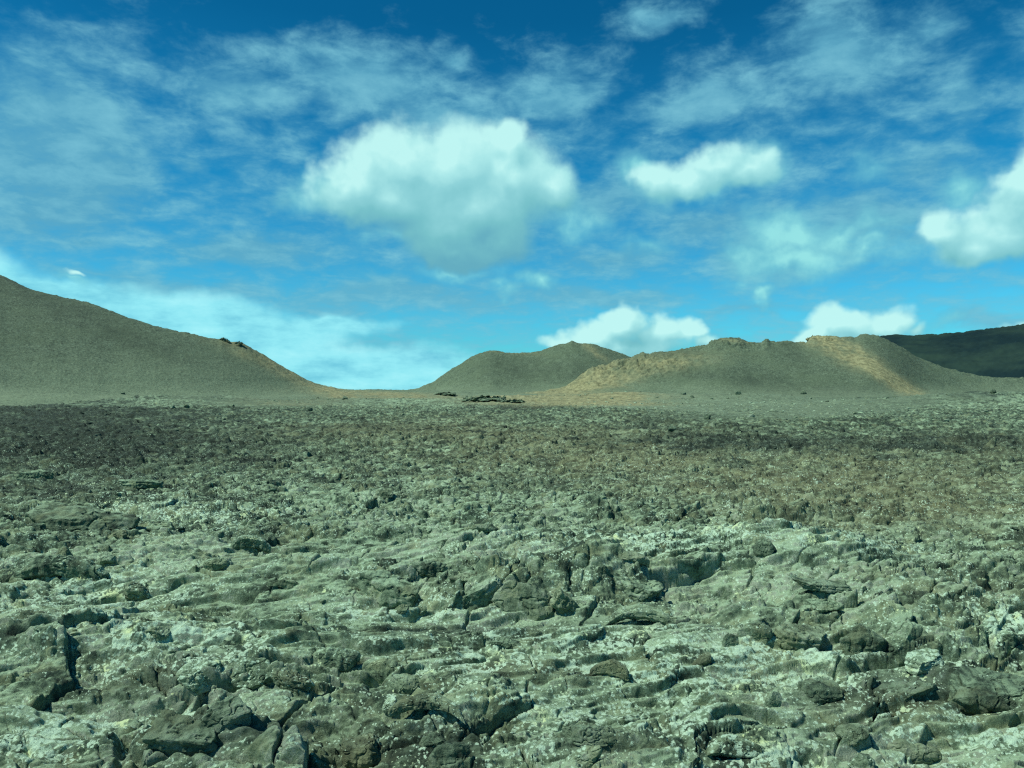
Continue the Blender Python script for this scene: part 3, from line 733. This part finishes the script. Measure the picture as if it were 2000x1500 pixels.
R_('rock_outcrop', 'outcrop', 'orange crag on the crater rim top beside the streak', 'crag', 1590, 664, 26, 8, .6, orange=.8, dist=237.5, lichen=0)
R_('rock_outcrop', 'outcrop', 'square-edged crag where the crater rim starts falling right', 'crag', 1687, 661, 22, 8, .6, orange=.3, dark=.3, dist=239.5, lichen=0)


# ------------------------------------------------------------------ rubble (uncountable)
def rubble(name, label, count, rmin, rmax, smin, smax, seed, sink=.35, flat=1., gravel=False):
    rg = np.random.RandomState(seed)
    prot = [rock_shape(k, 500 + i + seed, 5, (1, rg.uniform(.5, .9), rg.uniform(.3, .55) * flat)) for i, k in enumerate(['block', 'lump', 'slab', 'block', 'lump', 'block', 'slab', 'lump'])]
    r = np.exp(rg.uniform(math.log(rmin), math.log(rmax), count))
    az = rg.uniform(-math.radians(46), math.radians(46), count)
    x = r * np.sin(az); y = r * np.cos(az)
    z, zd, _s, dk, br, li, gr, to = lava(x[None].astype(float), y[None].astype(float), rmin=5.)
    z, zd, dk, br, li, gr, to = [a[0] for a in (z, zd, dk, br, li, gr, to)]
    u = 1000 + F * x / y; v = 750 + F * CAMH / y
    sm = patches(u, v, SMOOTH)
    keep = (gr < .6) & (rg.rand(count) > np.clip(sm, 0, .93)) if not gravel else (gr > .3)
    keep &= rg.rand(count) < .25 + .75 * sstep(11, 24, r)
    clump = fbm(x / 1.5, y / 1.5, 3, 141)
    keep &= rg.rand(count) < .35 + 1.2 * np.clip(clump + .3, 0, 1)
    size = (smin + (smax - smin) * rg.rand(count) ** 3) * r / 1511 * 1.0
    size = np.minimum(size, .9)
    COs, QS, AT = [], [], {k: [] for k in ('dark', 'brown', 'lichen', 'gravel', 'tone')}
    off = 0
    for i in np.nonzero(keep)[0]:
        W, Qd = prot[rg.randint(8)]
        e = rg.uniform(-.5, .5, 2); a = rg.uniform(0, 2 * math.pi)
        ca, sa = math.cos(a), math.sin(a)
        Rz = np.array([[ca, -sa, 0], [sa, ca, 0], [0, 0, 1]])
        Rx = np.array([[1, 0, 0], [0, math.cos(e[0]), -math.sin(e[0])], [0, math.sin(e[0]), math.cos(e[0])]])
        Ry = np.array([[math.cos(e[1]), 0, math.sin(e[1])], [0, 1, 0], [-math.sin(e[1]), 0, math.cos(e[1])]])
        V = (W * size[i]) @ (Rz @ Rx @ Ry).T
        V = V + np.array([x[i] + .14 * zd[i], y[i] - .26 * zd[i], z[i] + size[i] * (.3 - sink) + rise(y[i])])
        COs.append(V); QS.append(Qd + off); off += len(W)
        t = rg.uniform(-.25, .3)
        for k, val in (('dark', np.clip(dk[i] + t, 0, 1)), ('brown', np.clip(br[i] + rg.uniform(-.3, .3), 0, 1)), ('lichen', li[i] * .8), ('gravel', 0.), ('tone', rg.uniform(.1, .95))):
            AT[k].append(np.full(len(W), val))
    o = mesh_arrays(name, np.concatenate(COs), np.concatenate(QS), MAT, {k: np.concatenate(a) for k, a in AT.items()}, smooth=False)
    tag(o, label, None, None, 'stuff')


rubble('lava_rubble', 'loose angular clinker strewn over the lava field', 14000, 7, 105, 4, 20, 5)
rubble('scree_stones', 'scattered stones on the gravel at the foot of the hills', 11000, 40, 200, 2.5, 11, 8, gravel=True)

# ------------------------------------------------------------------ camera
cam = bpy.data.cameras.new('camera'); cam.sensor_width = 36; cam.lens = 36 * F / 2000
cam.clip_start = .1; cam.clip_end = 20000
co_ = bpy.data.objects.new('camera', cam); COL.objects.link(co_)
co_.location = (0, 0, CAMH); co_.rotation_euler = (math.radians(90) + math.atan((HOR - 750) / F), 0, 0)
SC.camera = co_

# ------------------------------------------------------------------ sun
SUN_EL, SUN_AZ = 54.0, -112.0          # azimuth from the view direction (+Y), negative = left
sun = bpy.data.lights.new('sun', 'SUN'); sun.energy = 5.0; sun.angle = math.radians(.5); sun.color = (1., .97, .80)
so = bpy.data.objects.new('sun', sun); COL.objects.link(so)
a, e = math.radians(SUN_AZ), math.radians(SUN_EL)
dirv = Vector((math.sin(a) * math.cos(e), math.cos(a) * math.cos(e), math.sin(e)))
so.rotation_euler = dirv.to_track_quat('Z', 'Y').to_euler()
so.location = dirv * 300

# ------------------------------------------------------------------ sky and clouds
W = bpy.data.worlds.new('World'); SC.world = W; W.use_nodes = True
t = NT(W.node_tree); bg = t.n['Background']
sky = t.n.new('ShaderNodeTexSky'); sky.sky_type = 'NISHITA'; sky.sun_disc = False
sky.sun_elevation = e; sky.sun_rotation = a; sky.air_density = 1.0; sky.dust_density = .4; sky.ozone_density = 2.0
D = t.n.new('ShaderNodeTexCoord').outputs['Generated']
D = t.vmath('NORMALIZE', D)
sp = t.n.new('ShaderNodeSeparateXYZ'); t.l.new(D, sp.inputs[0])
AZ = t.math('ARCTAN2', sp.outputs[0], sp.outputs[1]); EL = t.math('ARCSINE', sp.outputs[2])
P0 = t.comb(AZ, EL)


def sky_blob(px, py, rx, ry):
    az = math.atan((px - 1000) / F); el = math.atan((HOR - py) / F * math.cos(az))
    return az, el, rx / F * math.cos(az) ** 2, ry / F * math.cos(az)


def group_density(name, blobs, warp_scale, warp_amt, noise_scale, noise_amt, smooth, detail=7, rough=.55):
    g = bpy.data.node_groups.new(name, 'ShaderNodeTree')
    g.interface.new_socket('Vector', in_out='INPUT', socket_type='NodeSocketVector')
    g.interface.new_socket('Density', in_out='OUTPUT', socket_type='NodeSocketFloat')
    q = NT(g); gi = g.nodes.new('NodeGroupInput'); go = g.nodes.new('NodeGroupOutput')
    v = gi.outputs[0]
    wn = q.noise(v, warp_scale, 4, .55, col=True)
    w = q.vmath('MULTIPLY_ADD', q.vmath('SUBTRACT', wn, (.5, .5, .5)), (warp_amt, warp_amt * .8, 0), v)
    wn2 = q.noise(v, warp_scale * 3.2, 3, .5, col=True)
    w = q.vmath('MULTIPLY_ADD', q.vmath('SUBTRACT', wn2, (.5, .5, .5)), (warp_amt * .38, warp_amt * .38, 0), w)
    acc = None
    for b in blobs:
        az, el, rx, ry = sky_blob(*b[:4])
        dn = q.vmath('LENGTH', q.vmath('MULTIPLY_ADD', w, (1 / rx, 1 / ry, 0), (-az / rx, -el / ry, 0)))
        if len(b) > 4: dn = q.math('ADD', dn, 1 - b[4])
        acc = dn if acc is None else q.math('SMOOTH_MIN', acc, dn, smooth)
    n = q.noise(v, noise_scale, detail, rough)
    dens = q.math('ADD', q.math('SUBTRACT', 1., acc), q.math('MULTIPLY', q.math('SUBTRACT', n, .5), noise_amt))
    g.links.new(dens, go.inputs[0])
    return g


def use(g, v):
    n = t.n.new('ShaderNodeGroup'); n.node_tree = g; t.set(n.inputs[0], v); return n.outputs[0]


# cumulus heads
CUM = [(670, 365, 75, 60), (700, 350, 95, 80), (790, 305, 110, 75), (760, 380, 150, 80), (880, 330, 150, 100), (985, 275, 62, 62), (1000, 350, 110, 100), (1070, 360, 62, 62), (930, 410, 160, 80),
       (870, 450, 130, 60), (890, 490, 140, 45), (980, 465, 75, 55), (640, 365, 40, 40, .7),
       (1835, 452, 68, 52, 1.), (1900, 482, 120, 48, 1.05), (1960, 455, 110, 66, 1.05), (2000, 400, 90, 70, .95), (2020, 330, 90, 80, .95),
       (2100, 420, 120, 90, .9),
       (1220, 635, 45, 38, .95), (1160, 655, 75, 32, .95), (1290, 648, 75, 34, .95), (1345, 640, 34, 32, .9), (1220, 680, 150, 30, .9), (1110, 664, 62, 30, 1.), (1370, 665, 36, 26, .85),
       (1620, 625, 60, 38, .95), (1660, 640, 90, 34, .95), (1740, 625, 62, 36, .9), (1600, 655, 60, 30, .9), (1790, 640, 40, 32, .6),
       (2010, 655, 60, 28, .8), (150, 524, 45, 10, .5)]
CUM += [(1400, 318, 82, 48, .92), (1465, 328, 68, 46, .9), (1285, 350, 66, 54, .84), (1345, 345, 80, 38, .82)]
SOFT = [(1400, 325, 110, 60, 1.), (1460, 335, 100, 60, .95), (1290, 355, 95, 75, .95), (1270, 310, 60, 60, .9), (1340, 345, 90, 50, .9), (1700, 500, 160, 50, .8), (1250, 480, 160, 50, .6), (1720, 330, 120, 60, .6),
        (1055, 550, 65, 38, 1.), (970, 570, 110, 35, .7), (1540, 455, 95, 62, 1.2), (1545, 520, 170, 60, 1.1), (1640, 470, 150, 55, 1.0), (1480, 500, 110, 60, .9), (1440, 560, 150, 40, .6), (1495, 580, 45, 26, .9),
        (1900, 350, 110, 80, .85), (1720, 450, 160, 60, .7), (620, 380, 110, 90, .8), (760, 470, 160, 70, .7), (1100, 420, 120, 80, .8), (880, 540, 200, 40, .8),
        (150, 530, 80, 22, .7), (1880, 640, 160, 30, .6)]
G1 = group_density('cumulus_density', CUM, 8, .075, 16, .85, .30, 8, .55)
G4 = group_density('soft_density', SOFT, 8, .11, 11, 1.25, .3, 8, .60)
d0 = use(G1, P0)
d1_ = use(G1, t.vmath('ADD', P0, (-.016, .030, 0)))
acum = t.mapr(d0, -.08, .43, 0, .98, True)
ds = use(G4, P0)
asoft = t.mapr(ds, -.1, 1.0, 0, .92, True)
scol = t.ramp(t.math('ADD', ds, t.mapr(t.noise(P0, 14, 6, .6), .3, .7, -.3, .3)), [(.1, (.12, .45, .60)), (.55, (.19, .60, .69)), (1., (.32, .80, .80))])
lit = t.math('MULTIPLY', t.math('SUBTRACT', d0, d1_), .46)
# undersides of the great central cloud turn grey
base_sh = t.mapr(EL, .13, .235, 0, 1, True)
inmain = t.math('MULTIPLY', t.mapr(AZ, -.30, -.24), t.mapr(AZ, .10, .06))
inmain = t.math('MULTIPLY', inmain, t.mapr(EL, .09, .11))
lit = t.math('ADD', lit, t.math('MULTIPLY', inmain, t.mapr(EL, .155, .285, -.42, .16, True)))
lit = t.mapr(lit, -.5, .38, 0, 1)
ccol = t.ramp(lit, [(0., (.13, .42, .53)), (.35, (.19, .54, .59)), (.65, (.28, .66, .70)), (.88, (.42, .83, .83)), (1., (.53, .93, .90))])
# high veil
q = t.vmath('DIVIDE', D, t.comb(*[t.math('ADD', t.math('MAXIMUM', sp.outputs[2], 0.), .16)] * 3))
VEIL = [(100, 300, 240, 180, 1.2), (60, 180, 150, 120, .5), (60, 420, 240, 90, .8), (450, 190, 220, 80, .75), (700, 160, 330, 90, .85), (850, 220, 330, 70, .8), (1080, 180, 180, 70, .85), (1370, 200, 200, 50, .95),
        (1130, 140, 90, 50, .4), (370, 310, 120, 60, .5), (880, 110, 90, 50, .7),
        (1650, 90, 230, 110, .95), (1600, 40, 160, 70, .7), (1270, 20, 150, 40, .7), (1850, 40, 160, 60, .6), (1900, 190, 150, 120, .6), (1800, 320, 220, 110, .65), (1700, 420, 220, 90, .9), (1200, 390, 240, 70, .8), (1200, 500, 260, 50, .7), (700, 600, 260, 40, .6), (1400, 440, 260, 80, .8), (1550, 490, 260, 90, .9),
        (500, 480, 330, 60, .8), (350, 560, 400, 45, .8), (800, 580, 450, 50, .9), (1150, 570, 300, 40, .9), (1450, 600, 350, 30, .6), (560, 400, 90, 60, .6), (1950, 610, 200, 30, .8), (150, 480, 200, 50, .6), (700, 690, 260, 60, .9), (2050, 250, 120, 120, .6)]
G2 = group_density('veil_cover', VEIL, 4, .10, 6, .3, .25, 5, .55)
cov = use(G2, P0)
vn = t.noise(q, 5.5, 9, .60, .3)
vn2 = t.noise(t.vmath('MULTIPLY', P0, (1., 1.9, 1.)), 19, 9, .62, .2)
vv = t.math('ADD', t.math('MULTIPLY', vn, .5), t.math('MULTIPLY', vn2, .5))
vv = t.math('MULTIPLY_ADD', t.math('SUBTRACT', vv, .5), 1.7, .5)
av = t.mapr(t.math('ADD', t.math('MULTIPLY', t.math('MAXIMUM', t.math('MINIMUM', cov, .7), t.mapr(EL, .50, .36, -.6, .14)), .62), vv), .34, .98, 0, .92, True)
low = t.mapr(EL, .02, .2, 1, 0, True)
vcol = t.mix(low, C3(.115, .40, .56), C3(.16, .53, .68))
vcol = t.mix(t.mapr(vv, .45, .85), vcol, C3(.22, .58, .70))
# bright bank low on the left
BANK = [(800, 745, 200, 28, .9), (100, 575, 200, 45), (300, 610, 220, 50), (480, 650, 230, 55), (650, 630, 180, 22, .8), (720, 715, 220, 50), (560, 720, 170, 60), (-150, 520, 250, 60)]
G3 = group_density('bank_density', BANK, 6, .06, 14, .9, .2, 7, .58)
db = use(G3, t.vmath('MULTIPLY', P0, (1, 1, 1)))
ab = t.mapr(db, -.22, .40, 0, .95, True)
bcol = t.ramp(t.noise(t.vmath('MULTIPLY', P0, (1, 2.6, 1)), 11, 7, .6), [(.32, (.16, .58, .74)), (.52, (.30, .83, .92)), (.68, (.40, .92, .98))])
tint = t.ramp(t.mapr(EL, 0, .5), [(0., (.26, 1.08, 1.02)), (.22, (.20, 1.04, 1.0)), (.54, (.06, .83, .86)), (.9, (.02, .56, .62)), (1., (.02, .56, .62))])
tint = t.vmath('MULTIPLY', tint, (1., 1., 1.28))
skyc = t.mix(1., sky.outputs[0], tint, 'MULTIPLY')
K = 10.0
def up(c): return t.vmath('SCALE', c)
def scaled(c):
    n = t.n.new('ShaderNodeVectorMath'); n.operation = 'SCALE'; t.set(n.inputs[0], c); n.inputs['Scale'].default_value = K; return n.outputs[0]
c = t.mix(av, skyc, scaled(vcol))
c = t.mix(ab, c, scaled(bcol))
c = t.mix(asoft, c, scaled(scol))
c = t.mix(acum, c, scaled(ccol))
t.l.new(c, bg.inputs['Color']); bg.inputs['Strength'].default_value = .1
SC.cycles.use_denoising = False; SC.cycles.filter_width = 1.25
W.cycles.sampling_method = 'NONE'
SC.cycles.max_bounces = 3; SC.cycles.diffuse_bounces = 2; SC.cycles.glossy_bounces = 1; SC.cycles.transmission_bounces = 0; SC.cycles.volume_bounces = 0
SC.cycles.use_adaptive_sampling = True; SC.cycles.adaptive_threshold = .02

SC.view_settings.view_transform = 'Standard'; SC.view_settings.look = 'None'; SC.view_settings.exposure = 0; SC.view_settings.gamma = 1
SC.render.engine = 'CYCLES'
